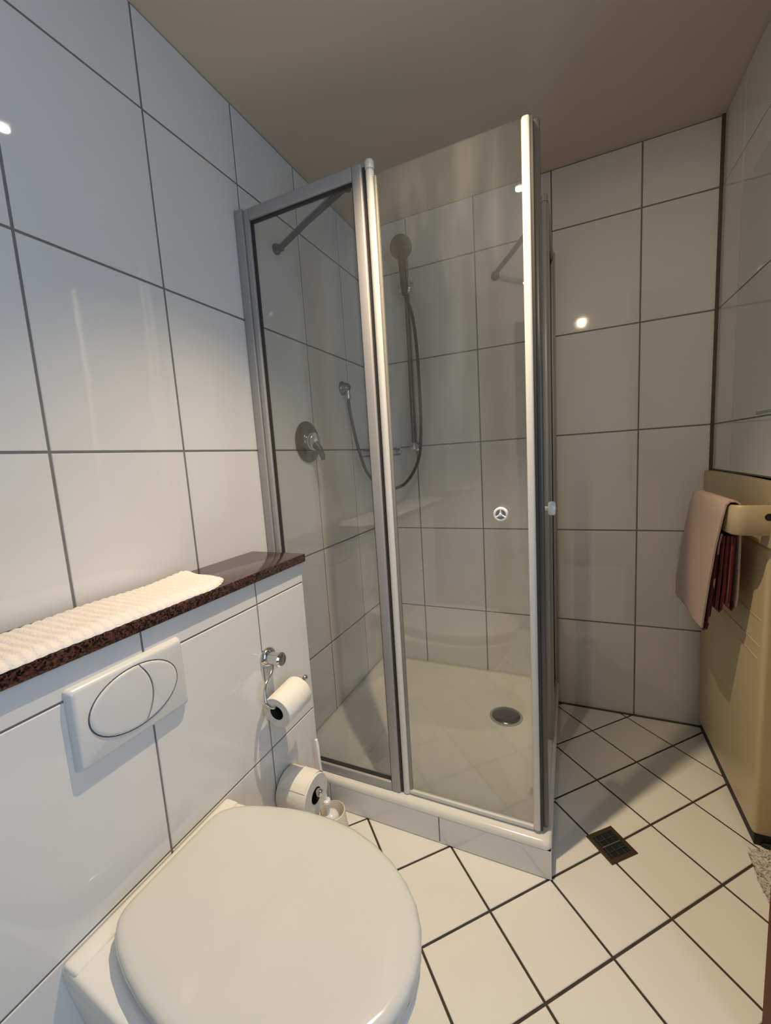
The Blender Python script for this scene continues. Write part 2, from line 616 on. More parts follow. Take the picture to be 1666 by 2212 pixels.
# ---- boxed-in cistern
bxw = struct('wall_cistern', MB().box((0.0005, YF, 0), (BX - RC, BY, BZ)), 'wall_grout')
tile_wall(bxw, [YL + 0.004 + k * TW for k in range(-2, 2)] + [BY + 0.002], [0.003, Z0, Z0 + TH, BZ + 0.001],
          lambda u, v: ((BX, u, v), (0, 1, 0), (0, 0, 1), (1, 0, 0)), g=0.0036)
tile_wall(bxw, [0.004, BX + 0.002], [0.003, Z0, Z0 + TH, BZ + 0.001],
          lambda u, v: ((u, BY + 0.001, v), (-1, 0, 0), (0, 0, 1), (0, 1, 0)), g=0.0036)

# ------------------------------------------------------------------ granite shelf
sh = obj('granite_shelf', MB().box((0.001, YF + 0.01, BZ + 0.001), (0.201, BY + 0.006, BZ + 0.025), 0.002), 'granite')
tag(sh, 'dark red speckled granite slab on top of the boxed-in cistern', 'shelf')

# ------------------------------------------------------------------ shower tray
XR, YT = 0.866, 0.803
RIM, TFL = 0.108, 0.072
tr = thing('shower_tray', (0.433, 1.23, 0), 'white square shower tray with rounded rim behind the glass doors', 'shower tray')


def rrect(x0, x1, y0_, y1_, r, n=6):
    pts = []
    for cx, cy, a0 in ((x1 - r, y0_ + r, -90), (x1 - r, y1_ - r, 0), (x0 + r, y1_ - r, 90), (x0 + r, y0_ + r, 180)):
        for k in range(n + 1):
            a = math.radians(a0 + 90 * k / n)
            pts.append((cx + r * math.cos(a), cy + r * math.sin(a)))
    return pts


def rr3(x0, x1, y0_, y1_, r, z):
    return [(x, y, z) for x, y in rrect(x0, x1, y0_, y1_, r)]


X0t, Y1t = 0.001, D - 0.001
mb = MB().rings([
    rr3(X0t, XR, YT, Y1t, 0.016, 0.0875),
    rr3(X0t, XR, YT, Y1t, 0.016, RIM - 0.012),
    rr3(X0t + 0.002, XR - 0.003, YT + 0.003, Y1t - 0.002, 0.016, RIM - 0.004),
    rr3(X0t + 0.005, XR - 0.010, YT + 0.010, Y1t - 0.005, 0.018, RIM),
    rr3(X0t + 0.03, XR - 0.052, YT + 0.052, Y1t - 0.03, 0.03, RIM - 0.001),
    rr3(X0t + 0.04, XR - 0.062, YT + 0.062, Y1t - 0.04, 0.06, RIM - 0.006),
    rr3(X0t + 0.065, XR - 0.085, YT + 0.085, Y1t - 0.065, 0.09, TFL + 0.004),
    rr3(X0t + 0.10, XR - 0.12, YT + 0.12, Y1t - 0.10, 0.10, TFL),
], cap0=False, cap1=True)
obj('basin', mb, 'tray', tr, angle=60)
ap = obj('apron_core', MB().box((0.002, YT + 0.008, 0), (XR - 0.006, D - 0.003, 0.060)), 'wall_grout', tr, smooth=False)
for a, b in ((0.004, 0.176), (0.179, 0.5535), (0.5565, XR)):
    obj('apron_tile', MB().box((a, YT, 0.002), (b, YT + 0.009, 0.0862), 0.0008, 1), 'wall_tile', tr, smooth=False)
for a, b in ((YT + 0.0105, 1.10), (1.103, 1.40), (1.403, D - 0.004)):
    obj('apron_tile', MB().box((XR - 0.007, a, 0.002), (XR - 0.0005, b, 0.0862), 0.0008, 1), 'wall_tile', tr, smooth=False)
obj('bedding_joint', MB().box((0.003, YT + 0.0012, 0.078), (XR - 0.0015, YT + 0.012, 0.0885)).box((XR - 0.012, YT + 0.0012, 0.078), (XR - 0.0015, D - 0.003, 0.0885)), 'wall_grout', tr, smooth=False)
dr = obj('drain_cover', MB().lathe((0.672, 1.372, TFL - 0.001), (0, 0, 1), [(0.056, 0), (0.056, 0.004), (0.052, 0.008), (0.03, 0.012), (0.004, 0.013)], 32), 'dark_chrome', tr)
dr['label'] = 'round dark grey metal drain cover'
obj('drain_ring', MB().lathe((0.672, 1.372, TFL - 0.001), (0, 0, 1), [(0.066, 0), (0.066, 0.002), (0.058, 0.004)], 32, cap1=True), 'alu', tr)

# ------------------------------------------------------------------ shower enclosure
sc_ = thing('shower_enclosure', (0.43, 1.24, RIM), 'corner shower enclosure of clear glass in silver aluminium frames', 'shower')
ZT = 1.911
GY, GX = 0.836, 0.846          # glass planes


def fpair(name, lo, hi, mt, bev, parent, side=False):
    """box given for the front wing; the side wing is its mirror image about the corner diagonal"""
    (xa, ya, z_a), (xb, yb, z_b) = lo, hi
    if side:
        xa, ya, xb, yb = to_side(xa, ya, xb, yb)
    return obj(name, MB().box((min(xa, xb), min(ya, yb), z_a), (max(xa, xb), max(ya, yb), z_b), bev, 2), mt, parent, angle=50)


def sxy(x, y):
    """front wing (x along the wing, y depth) -> side wing"""
    k = (D - 0.836) / 0.846
    return GX + (GY - y), D - x * k


def to_side(xa, ya, xb, yb):
    p, q = sxy(xa, ya), sxy(xb, yb)
    return p[0], p[1], q[0], q[1]


for side in (False, True):
    def B(name, lo, hi, mt, bev=0.003, parent=sc_):
        return fpair(name, lo, hi, mt, bev, parent, side)

    def T(pts):
        return [(*sxy(p[0], p[1]), p[2]) if side else p for p in pts]

    def AX(v):
        return (-v[1], -v[0], v[2]) if side else v
    zb_ = RIM + 0.001
    B('wall_profile', (0.001, 0.817, zb_), (0.030, 0.856, ZT), 'alu', 0.003)
    B('frame_stile', (0.0305, 0.822, zb_), (0.050, 0.850, ZT - 0.004), 'alu', 0.004)
    B('frame_stile', (0.398, 0.822, zb_), (0.427, 0.850, ZT - 0.004), 'alu', 0.004)
    B('top_rail', (0.050, 0.822, ZT - 0.036), (0.398, 0.850, ZT - 0.004), 'alu', 0.003)
    B('bottom_rail', (0.050, 0.822, zb_), (0.398, 0.850, zb_ + 0.030), 'alu', 0.003)
    gk = MB()
    def gbox(lo, hi):
        (xa, ya, z_a), (xb, yb, z_b) = lo, hi
        if side:
            xa, ya, xb, yb = to_side(xa, ya, xb, yb)
        gk.box((min(xa, xb), min(ya, yb), z_a), (max(xa, xb), max(ya, yb), z_b))
    gbox((0.050, 0.830, zb_ + 0.030), (0.0535, 0.842, ZT - 0.036))
    gbox((0.3945, 0.830, zb_ + 0.030), (0.398, 0.842, ZT - 0.036))
    gbox((0.0535, 0.830, ZT - 0.041), (0.3945, 0.842, ZT - 0.036))
    gbox((0.0535, 0.830, zb_ + 0.030), (0.3945, 0.842, zb_ + 0.034))
    g_ = obj('gasket', gk, 'alu_dark', sc_, smooth=False)
    g_['label'] = 'dark rubber gasket around the fixed pane'
    B('fixed_pane', (0.052, 0.834, zb_ + 0.02), (0.396, 0.838, ZT - 0.03), 'glass', 0.0)
    B('hinge_gap_shade', (0.4275, 0.829, zb_ + 0.004), (0.4335, 0.846, ZT - 0.012), 'alu_dark', 0.0)  # dark bar added in the gap, standing in for its shade
    # door
    dgl = B('door_pane', (0.452, 0.834, zb_ + 0.014), (0.826, 0.838, 1.877), 'glass', 0.0)
    dgl['label'] = 'frameless clear glass door leaf'
    cxy = T([(0.4455, 0.836, 0)])[0]
    hpm = 'clear_strip' if side else 'white_strip'  # side post greyed, its shading put into the colour
    hp = obj('hinge_post', MB().lathe((cxy[0], cxy[1], zb_ + 0.003), (0, 0, 1), [(0.0115, 0), (0.0115, 1.775)], 20), hpm, dgl)
    hp['label'] = 'round hinge post in a shaded tone' if side else 'round white hinge post'
    obj('post_cap', MB().lathe((cxy[0], cxy[1], 1.8885), (0, 0, 1), [(0.0105, -0.003), (0.0105, 0.003), (0.0125, 0.003), (0.0125, 0.021), (0.010, 0.025)], 20), hpm, dgl)
    B('hinge_leaf', (0.4575, 0.830, zb_ + 0.01), (0.464, 0.842, 1.872), 'clear_strip', 0.001, dgl)
    B('edge_strip', (0.820, 0.824, zb_ + 0.006), (0.8385, 0.843, 1.876), 'white_strip' if not side else 'dark_seal', 0.006, dgl)
    if not side:
        B('magnetic_seal', (0.8387, 0.829, zb_ + 0.008), (0.8445, 0.842, 1.872), 'alu_dark', 0.0, dgl)
    B('bottom_strip', (0.457, 0.828, zb_ + 0.004), (0.821, 0.843, zb_ + 0.016), 'white_strip', 0.002, dgl)
    if side:
        kp = (GX + 0.006, 0.925, 0.992)
        kax = (1, 0, 0)
    else:
        kp = (0.757, GY - 0.002, 0.993)
        kax = (0, -1, 0)
    kv, kw = Vector(kp), Vector(kax)
    kb = MB().lathe(kp, kax, [(0.006, 0), (0.006, 0.010), (0.016, 0.011), (0.0185, 0.016), (0.0185, 0.024), (0.0165, 0.028), (0.0135, 0.0285), (0.012, 0.024)], 20)
    kn = obj('knob', kb, 'acrylic', dgl)
    ks = MB().lathe(kv + kw * 0.020, kax, [(0.0045, 0), (0.0045, 0.009), (0.002, 0.010)], 12)
    kt = Vector((0, 0, 1)).cross(kw)
    for q_ in range(3):
        an = math.radians(90 + 120 * q_)
        dv_ = kt * math.cos(an) + Vector((0, 0, 1)) * math.sin(an)
        ks.tube([kv + kw * 0.026 + dv_ * 0.003, kv + kw * 0.026 + dv_ * 0.0135], 0.0022, 8)
    obj('knob_spokes', ks, 'acrylic', dgl)
    obj('knob_recess', MB().lathe(kv + kw * 0.0235, kax, [(0.0125, 0), (0.0125, 0.0008)], 20), 'clear_strip', dgl)
    # stabiliser arm across the corner to the tiled wall
    if side:
        a_, b_ = Vector((0.838, 1.258, 1.882)), Vector((0.632, D - 0.004, 1.883))
        wn = (0, -1, 0)
    else:
        a_, b_ = Vector((0.372, 0.846, 1.883)), Vector((0.004, 1.008, 1.881))
        wn = (1, 0, 0)
    obj('stabiliser_arm', MB().tube([a_, a_.lerp(b_, 0.5), b_ + Vector(wn) * 0.018], 0.0098, 12), 'dark_chrome', sc_)
    obj('wall_bracket', MB().lathe(b_, wn, [(0.017, -0.004), (0.017, 0.006), (0.012, 0.012), (0.011, 0.026), (0.004, 0.028)], 16), 'dark_chrome', sc_)
    obj('arm_clamp', MB().lathe(a_ + Vector((0, 0, -0.012)), (0, 0, 1), [(0.011, 0), (0.011, 0.024)], 14), 'dark_chrome', sc_)

# ------------------------------------------------------------------ shower fittings
mx = thing('shower_mixer', (0.0, 1.101, 1.231), 'round chrome shower mixer plate with lever on the left tiled wall', 'mixer tap')
obj('escutcheon', MB().lathe((0.0005, 1.101, 1.231), (1, 0, 0), [(0.078, 0), (0.078, 0.004), (0.070, 0.010), (0.042, 0.013), (0.040, 0.016)], 40), 'dark_chrome', mx)
obj('cartridge', MB().lathe((0.012, 1.101, 1.231), (1, 0, 0), [(0.034, 0), (0.034, 0.022), (0.031, 0.026), (0.006, 0.028)], 28), 'chrome', mx)
obj('lever', MB().tube([(0.03, 1.101, 1.226), (0.052, 1.101, 1.205), (0.062, 1.102, 1.178), (0.064, 1.103, 1.160)], [0.014, 0.012, 0.010, 0.008], 12), 'grey_plastic', mx)
obj('marker', MB().lathe((0.039, 1.101, 1.233), (1, 0, 0), [(0.009, 0), (0.009, 0.003), (0.003, 0.004)], 14), 'acrylic', mx)

wo = thing('wall_outlet', (0.0, 1.404, 1.462), 'small chrome hose outlet elbow on the left tiled wall', 'hose outlet')
obj('rosette', MB().lathe((0.0005, 1.404, 1.470), (1, 0, 0), [(0.030, 0), (0.030, 0.005), (0.024, 0.012), (0.018, 0.032), (0.012, 0.037), (0.003, 0.038)], 24), 'dark_chrome', wo)
obj('nipple', MB().lathe((0.027, 1.404, 1.462), (0, 0, -1), [(0.011, 0), (0.011, 0.020), (0.013, 0.022), (0.013, 0.040), (0.010, 0.042)], 16), 'chrome', wo)

rb = thing('riser_rail', (0.246, D, 1.16), 'vertical chrome riser rail with slider on the back wall of the shower', 'shower rail')
BYR = 1.612
obj('rail', MB().tube([(0.246, BYR, 1.195), (0.247, BYR, 1.55), (0.248, BYR, 1.935)], 0.0095, 16), 'dark_chrome', rb)
for z_ in (1.20, 1.93):
    obj('rail_mount', MB().lathe((0.247, D - 0.001, z_), (0, -1, 0), [(0.021, 0), (0.021, 0.006), (0.014, 0.012), (0.013, 0.048), (0.017, 0.050), (0.017, 0.064), (0.004, 0.066)], 20), 'chrome', rb)
sl = obj('slider', MB().lathe((0.210, BYR - 0.002, 1.898), (1, 0, 0), [(0.012, 0), (0.017, 0.004), (0.017, 0.020), (0.019, 0.022), (0.019, 0.058), (0.014, 0.064)], 18), 'chrome', rb)
obj('holder', MB().lathe((0.253, BYR - 0.035, 1.875), (0.05, -0.22, 1), [(0.014, 0), (0.018, 0.040), (0.015, 0.041)], 16), 'grey_plastic', rb)

hs = thing('hand_shower', (0.255, BYR - 0.04, 1.86), 'dark grey hand shower hooked high on the riser rail', 'hand shower')
obj('handle', MB().tube([(0.252, BYR - 0.032, 1.862), (0.254, BYR - 0.045, 1.93), (0.258, BYR - 0.060, 1.985), (0.262, BYR - 0.078, 2.020)], [0.0125, 0.0165, 0.0175, 0.019], 14), 'grey_plastic', hs)
obj('spray_head', MB().lathe((0.264, BYR - 0.075, 2.040), (0.10, -0.92, -0.36), [(0.020, -0.016), (0.038, -0.006), (0.047, 0.008), (0.047, 0.020), (0.040, 0.024), (0.006, 0.025)], 28), 'grey_plastic', hs)


def catmull(pts, n=8):
    pts = [Vector(p) for p in pts]
    out = []
    P = [pts[0]] + pts + [pts[-1]]
    for i in range(1, len(P) - 2):
        for k in range(n):
            t_ = k / n
            a, b, c, d = P[i - 1], P[i], P[i + 1], P[i + 2]
            out.append(0.5 * ((2 * b) + (-a + c) * t_ + (2 * a - 5 * b + 4 * c - d) * t_ ** 2 + (-a + 3 * b - 3 * c + d) * t_ ** 3))
    out.append(pts[-1])
    return out


hose_pts = catmull([(0.027, 1.404, 1.425), (0.028, 1.404, 1.38), (0.038, 1.41, 1.29), (0.05, 1.432, 1.18), (0.06, 1.475, 1.09), (0.085, 1.54, 1.025),
                    (0.13, 1.585, 1.003), (0.205, 1.60, 1.036), (0.268, 1.60, 1.135), (0.288, 1.598, 1.26), (0.292, 1.598, 1.45), (0.288, 1.596, 1.65),
                    (0.276, 1.592, 1.78), (0.258, 1.584, 1.84), (0.2525, 1.580, 1.864)])
ho = obj('shower_hose', MB().tube(hose_pts, 0.0072, 10), 'hose')
tag(ho, 'dark flexible hose looping from the outlet up to the hand shower', 'hose')

# soap basket in the corner behind the frame
sb = thing('soap_basket', (0.10, 1.60, 1.17), 'small chrome wire soap basket in the shower corner', 'basket')
rim = MB()
for z_ in (1.195, 1.168):
    rim.tube([(0.012, D - 0.004, z_), (0.155, D - 0.006, z_), (0.155, D - 0.09, z_), (0.07, D - 0.115, z_), (0.012, D - 0.115, z_), (0.012, D - 0.004, z_)], 0.0035, 8)
obj('rim', rim, 'dark_chrome', sb)
for k in range(7):
    x_ = 0.02 + k * 0.02
    obj('wire', MB().tube([(x_, D - 0.006, 1.168), (x_, D - 0.108, 1.168)], 0.0018, 6), 'dark_chrome', sb)
obj('mount', MB().lathe((0.150, D - 0.0005, 1.188), (0, -1, 0), [(0.017, 0), (0.017, 0.006), (0.009, 0.010), (0.009, 0.016)], 16), 'chrome', sb)

# ------------------------------------------------------------------ toilet
YC = 0.212
to = thing('toilet', (0.40, YC, 0.08), 'white wall-hung toilet with closed lid below the flush plate', 'toilet')
LIDH = [(0.231, 0.080), (0.2335, 0.098), (0.240, 0.112), (0.256, 0.127), (0.285, 0.142), (0.325, 0.156), (0.37, 0.167), (0.42, 0.175), (0.475, 0.177), (0.53, 0.171),
        (0.58, 0.157), (0.622, 0.138), (0.658, 0.114), (0.685, 0.088), (0.704, 0.058), (0.714, 0.028)]


def outline(tab, tip, z, inset=0.0, cx=0.46):
    up_ = []
    for x, h in tab:
        up_.append((x, h))
    pts = [(x, YC - h) for x, h in up_] + [(tip, YC)] + [(x, YC + h) for x, h in reversed(up_)]
    out = []
    for x, y in pts:
        dx, dy = x - cx, y - YC
        d = math.hypot(dx, dy)
        k = (d - inset) / d
        out.append((cx + dx * k, YC + dy * k, z))
    return out


ZL = 0.4375
lid_rings = [outline(LIDH, 0.717, ZL - 0.024, 0.004), outline(LIDH, 0.717, ZL - 0.022, 0.0005), outline(LIDH, 0.717, ZL - 0.010, 0.0), outline(LIDH, 0.717, ZL - 0.004, 0.0025),
             outline(LIDH, 0.717, ZL - 0.0008, 0.008), outline(LIDH, 0.717, ZL + 0.0005, 0.016), outline(LIDH, 0.717, ZL + 0.002, 0.05), outline(LIDH, 0.717, ZL + 0.003, 0.12)]
obj('lid', MB().rings(lid_rings), 'lid', to, angle=60)
obj('seat', MB().rings([outline(LIDH, 0.717, ZL - 0.041, 0.012), outline(LIDH, 0.717, ZL - 0.038, 0.004), outline(LIDH, 0.717, ZL - 0.028, 0.004), outline(LIDH, 0.717, ZL - 0.0265, 0.010)]), 'lid', to, angle=60)
obj('lid_gap_shade', MB().rings([outline(LIDH, 0.717, ZL - 0.027, 0.008), outline(LIDH, 0.717, ZL - 0.0235, 0.008)]), 'groove', to)  # dark layer between lid and seat, the gap's shade as colour
for s in (-1, 1):
    obj('hinge', MB().tube([(0.231, YC + s * 0.055 - 0.016, ZL - 0.027), (0.231, YC + s * 0.055 + 0.016, ZL - 0.027)], 0.009, 14), 'lid', to)
BODY = [(BX + 0.001, 0.171), (0.22, 0.173), (0.27, 0.177), (0.33, 0.181), (0.39, 0.182), (0.44, 0.181), (0.49, 0.178), (0.54, 0.170), (0.585, 0.155), (0.625, 0.136), (0.66, 0.112), (0.684, 0.087), (0.701, 0.057), (0.710, 0.028)]


def body(z, kx, ky, ins=0.0):
    tab = [(BX + 0.001 + (x - BX - 0.001) * kx, h * ky - ins) for x, h in BODY]
    tab[0] = (BX + 0.001, tab[0][1])
    tip = BX + (0.713 - BX) * kx - ins
    return [(x, YC - h, z) for x, h in tab] + [(tip, YC, z)] + [(x, YC + h, z) for x, h in reversed(tab)]


obj('bowl', MB().rings([body(0.085, 0.50, 0.60), body(0.10, 0.60, 0.70), body(0.15, 0.70, 0.78), body(0.22, 0.80, 0.86), body(0.29, 0.90, 0.93), body(0.34, 0.965, 0.98),
                        body(0.375, 0.995, 1.0), body(0.386, 1.0, 1.0), body(0.3915, 0.998, 1.0, 0.002), body(0.3945, 0.99, 1.0, 0.007)]), 'ceramic', to, angle=50)
# raised hinge deck behind the lid
obj('hinge_deck', MB().box((BX + 0.002, YC - 0.1705, 0.384), (0.2255, YC + 0.1705, 0.3985), 0.006, 3), 'ceramic', to, angle=60)

# ------------------------------------------------------------------ flush plate
fp = thing('flush_plate', (BX, 0.214, 0.74), 'white rectangular flush plate with oval dual button above the toilet', 'flush plate')
PY0, PY1, PZ0, PZ1 = 0.104, 0.312, 0.677, 0.818
PX = BX + 0.014
obj('plate_body', MB().rings([[(BX + 0.0005, y, z) for y, z in rrect(PY0 - 0.001, PY1 + 0.001, PZ0 - 0.001, PZ1 + 0.001, 0.006)],
                              [(BX + 0.006, y, z) for y, z in rrect(PY0, PY1, PZ0, PZ1, 0.006)],
                              [(PX - 0.002, y, z) for y, z in rrect(PY0 + 0.003, PY1 - 0.003, PZ0 + 0.003, PZ1 - 0.003, 0.006)],
                              [(PX, y, z) for y, z in rrect(PY0 + 0.007, PY1 - 0.007, PZ0 + 0.007, PZ1 - 0.007, 0.006)]]), 'plate', fp, angle=50)
EY, EZ, EA, EB = 0.2085, 0.752, 0.0835, 0.0575


def ell(x, a, b, n=48, y0_=None, y1_=None):
    return [(x, EY + a * math.cos(2 * math.pi * k / n), EZ + b * math.sin(2 * math.pi * k / n)) for k in range(n)]


obj('button_gap', MB().rings([ell(PX - 0.001, EA, EB), ell(PX + 0.0003, EA, EB)]), 'groove', fp)


def half_button(left):
    """one side of the oval, split along a slightly curved joint"""
    a, b = EA - 0.0022, EB - 0.0022
    def split(z):
        return EY + 0.018 + 0.020 * (1 - ((z - EZ) / b) ** 2) - 0.008
    pts = []
    n = 40
    for k in range(n):
        an = 2 * math.pi * k / n
        y, z = EY + a * math.cos(an), EZ + b * math.sin(an)
        s = split(z)
        if left:
            y = min(y, s - 0.0009)
        else:
            y = max(y, s + 0.0009)
        pts.append((y, z))
    cy = sum(p[0] for p in pts) / n
    def R(x, k):
        return [(x, cy + (y - cy) * k, EZ + (z - EZ) * k) for y, z in pts]
    return MB().rings([R(PX - 0.001, 1.0), R(PX + 0.0012, 1.0), R(PX + 0.0026, 0.97), R(PX + 0.0030, 0.90)])


obj('flush_button', half_button(True), 'plate', fp, angle=50)
obj('flush_button', half_button(False), 'plate', fp, angle=50)

# ------------------------------------------------------------------ toilet paper holder and rolls
HY, HZ = 0.561, 0.652
ph = thing('paper_holder', (BX, HY, HZ), 'chrome toilet paper holder with round rosette beside the flush plate', 'paper holder')
obj('rosette', MB().lathe((BX + 0.0005, HY, HZ), (1, 0, 0), [(0.027, 0), (0.027, 0.006), (0.022, 0.012), (0.017, 0.014), (0.016, 0.036), (0.019, 0.038), (0.019, 0.046), (0.015, 0.050), (0.003, 0.051)], 26), 'chrome', ph)
arm = catmull([(BX + 0.022, HY - 0.006, HZ - 0.014), (BX + 0.028, HY - 0.022, HZ - 0.028), (BX + 0.036, HY - 0.055, HZ - 0.045), (BX + 0.046, HY - 0.070, HZ - 0.075), (BX + 0.056, HY - 0.060, HZ - 0.094),
               (BX + 0.060, HY - 0.035, HZ - 0.097), (BX + 0.060, HY + 0.05, HZ - 0.088), (BX + 0.060, HY + 0.072, HZ - 0.086)], 6)
obj('wire_arm', MB().tube(arm, 0.0042, 10), 'chrome', ph)
obj('end_stop', MB().lathe((BX + 0.060, HY + 0.068, HZ - 0.086), (0, 1, 0), [(0.005, 0), (0.007, 0.003), (0.007, 0.009), (0.003, 0.011)], 12), 'chrome', ph)


def paper_roll(name, label, c0, c1, r, rc):
    c0, c1 = Vector(c0), Vector(c1)
    d = c1 - c0
    L = d.length
    ax = d.normalized()
    t = thing(name, (c0 + c1) / 2 - Vector((0, 0, r)), label, 'toilet roll', 'toilet rolls by the toilet')
    n = 36
    obj('paper', MB().lathe(c0, ax, [(r - 0.0015, 0.0), (r, 0.002), (r, L - 0.002), (r - 0.0015, L)], n, False, False), 'paper', t)
    for dd, s in ((0.0, -1), (L, 1)):
        obj('side', MB().lathe(c0, ax, [(r - 0.0015, dd), (rc, dd - s * 0.001)], n, False, False), 'paper_edge', t)
    obj('core', MB().lathe(c0, ax, [(rc, 0.0), (rc, L)], n, False, False), 'core', t)
    return t


r1 = paper_roll('toilet_roll', 'half-used toilet roll on the chrome wire holder', (BX + 0.060, HY - 0.052, HZ - 0.113), (BX + 0.060, HY + 0.042, HZ - 0.104), 0.041, 0.019)

SPY, SPZ = 0.585, 0.262
ps = thing('spare_roll_holder', (BX, SPY, SPZ), 'chrome peg for spare paper low on the cistern wall', 'paper holder')
obj('peg', MB().tube([(BX + 0.001, SPY, SPZ + 0.010), (BX + 0.106, SPY, SPZ + 0.010)], 0.006, 12), 'chrome', ps)
obj('peg_rosette', MB().lathe((BX + 0.0005, SPY, SPZ + 0.010), (1, 0, 0), [(0.014, 0), (0.014, 0.003), (0.008, 0.004)], 20), 'chrome', ps)
obj('peg_ball', MB().lathe((BX + 0.100, SPY, SPZ + 0.010), (1, 0, 0), [(0.006, 0), (0.0095, 0.004), (0.011, 0.010), (0.0085, 0.017), (0.002, 0.020)], 16), 'chrome', ps)
r2 = paper_roll('toilet_roll', 'full spare toilet roll on the low peg between toilet and shower tray', (BX + 0.006, SPY, SPZ - 0.002), (BX + 0.100, SPY, SPZ - 0.002), 0.055, 0.021)
fold = MB()
pts_a, pts_b = [], []
for k in range(9):
    a = math.radians(40 + k * 14)
    rr = 0.0565 + 0.0012 * math.sin(k * 1.3)
    pts_a.append((BX + 0.012 + 0.006 * k, SPY - rr * math.cos(a), SPZ - 0.002 + rr * math.sin(a)))
    pts_b.append((BX + 0.095, SPY - rr * math.cos(a), SPZ - 0.002 + rr * math.sin(a)))
fold.rings([pts_a, pts_b], closed=False, cap0=False, cap1=False)
obj('loose_sheet', fold, 'paper', r2)

# ------------------------------------------------------------------ toilet brush
tb = thing('toilet_brush', (0.232, 0.735 - 0.012, 0), 'ivory toilet brush in a low holder between toilet and shower tray', 'toilet brush')
obj('holder', MB().lathe((0.236, 0.722, 0.001), (0, 0, 1), [(0.046, 0), (0.048, 0.006), (0.042, 0.05), (0.040, 0.075), (0.037, 0.076), (0.036, 0.04), (0.030, 0.012)], 28, True, True), 'brush_plastic', tb)
obj('handle', MB().tube([(0.229, 0.712, 0.06), (0.226, 0.706, 0.15), (0.2225, 0.698, 0.25), (0.2215, 0.695, 0.318), (0.221, 0.694, 0.332)], [0.006, 0.0052, 0.005, 0.006, 0.0042], 10), 'acrylic', tb)
obj('brush_head', MB().lathe((0.232, 0.718, 0.015), (0, 0, 1), [(0.015, 0), (0.026, 0.01), (0.028, 0.04), (0.02, 0.055), (0.008, 0.06)], 20), 'acrylic', tb)
obj('drip_collar', MB().lathe((0.2275, 0.709, 0.112), (0, 0, 1), [(0.006, 0), (0.013, 0.004), (0.012, 0.010), (0.006, 0.014)], 16), 'acrylic', tb)

# ------------------------------------------------------------------ towel lying on the shelf
def shelf_towel():
    zt = BZ + 0.0255
    nu, nv = 420, 26
    mbt = MB()
    top, bot = [], []
    for i in range(nu + 1):
        s = i / nu
        y = -0.55 + s * 1.03
        # near the right end the outline tapers to a rounded corner
        e = max(0.0, (y - 0.36) / 0.12)
        row_t, row_b = [], []
        for j in range(nv + 1):
            q = j / nv
            xb_ = 0.030 + 0.012 * noise.noise((y * 7, 0, 3)) + 0.010 * e
            xf_ = 0.198 + 0.0022 * abs(math.cos(math.pi * y / 0.0165)) + 0.004 * noise.noise((y * 11, 5, 0)) - 0.035 * e ** 3
            x = xb_ + (xf_ - xb_) * q
            yy = y + (0.014 * math.sin(q * 2.6 + 0.4) - 0.012) * e
            rib = 0.0030 * abs(math.cos(math.pi * y / 0.0165))
            edge = min(1.0, min(q, 1 - q) * 9.0, (nu - i) / 10.0)
            edge = math.sqrt(max(edge, 0.0))
            puff = 0.010 * math.exp(-((q - 0.10) / 0.16) ** 2) * min(1.0, e * 1.5)
            h = (0.0110 + 0.003 * noise.noise((x * 20, y * 6, 1)) + rib + puff) * edge
            row_t.append((x, yy, zt + max(h, 0.0012)))
            row_b.append((x, yy, zt + 0.0004))
        top.append(row_t); bot.append(row_b)
    loops = []
    for i in range(nu + 1):
        loops.append(top[i] + list(reversed(bot[i])))
    mbt.rings(loops, closed=True)
    return mbt


tw = obj('hand_towel', shelf_towel(), 'terry', angle=80)
tag(tw, 'white ribbed towel lying folded on the granite shelf', 'towel')

# ------------------------------------------------------------------ appliance in the niche
ap_ = thing('washing_machine', (1.56, 1.376, 0), 'cream floor-standing appliance with plain side panel below the towel rail', 'appliance')
AX0, AY0, AY1 = 1.378, 1.100, 1.652
obj('casing', MB().box((AX0, AY0, 0.040), (WE - 0.004, AY1, 0.862), 0.012, 4), 'cream', ap_, angle=60)
for yy0, yy1, z_ in ((1.12, 1.43, 0.583), (1.12, 1.30, 0.657), (1.13, 1.26, 0.545)):
    o = obj('panel_crease', MB().box((AX0 - 0.0014, yy0, z_), (AX0 + 0.002, yy1, z_ + 0.004), 0.0013, 2), 'cream', ap_)
for x_, y_ in ((1.42, 1.13), (1.42, 1.62), (1.70, 1.13), (1.70, 1.62)):
    obj('foot', MB().lathe((x_, y_, 0.0), (0, 0, 1), [(0.026, 0), (0.026, 0.012), (0.016, 0.016), (0.016, 0.044)], 18), 'rubber', ap_)
obj('under_shade', MB().box((1.386, AY0 + 0.012, 0.004), (WE - 0.01, AY1 - 0.02, 0.05)), 'rubber', ap_, smooth=False)  # black block added for the shadow under the casing

# ------------------------------------------------------------------ cream towel rail unit above it
ru = thing('towel_rail', (1.385, 1.38, 0.866), 'cream wall-mounted rail unit with a broad band in front of its back plate', 'towel rail')
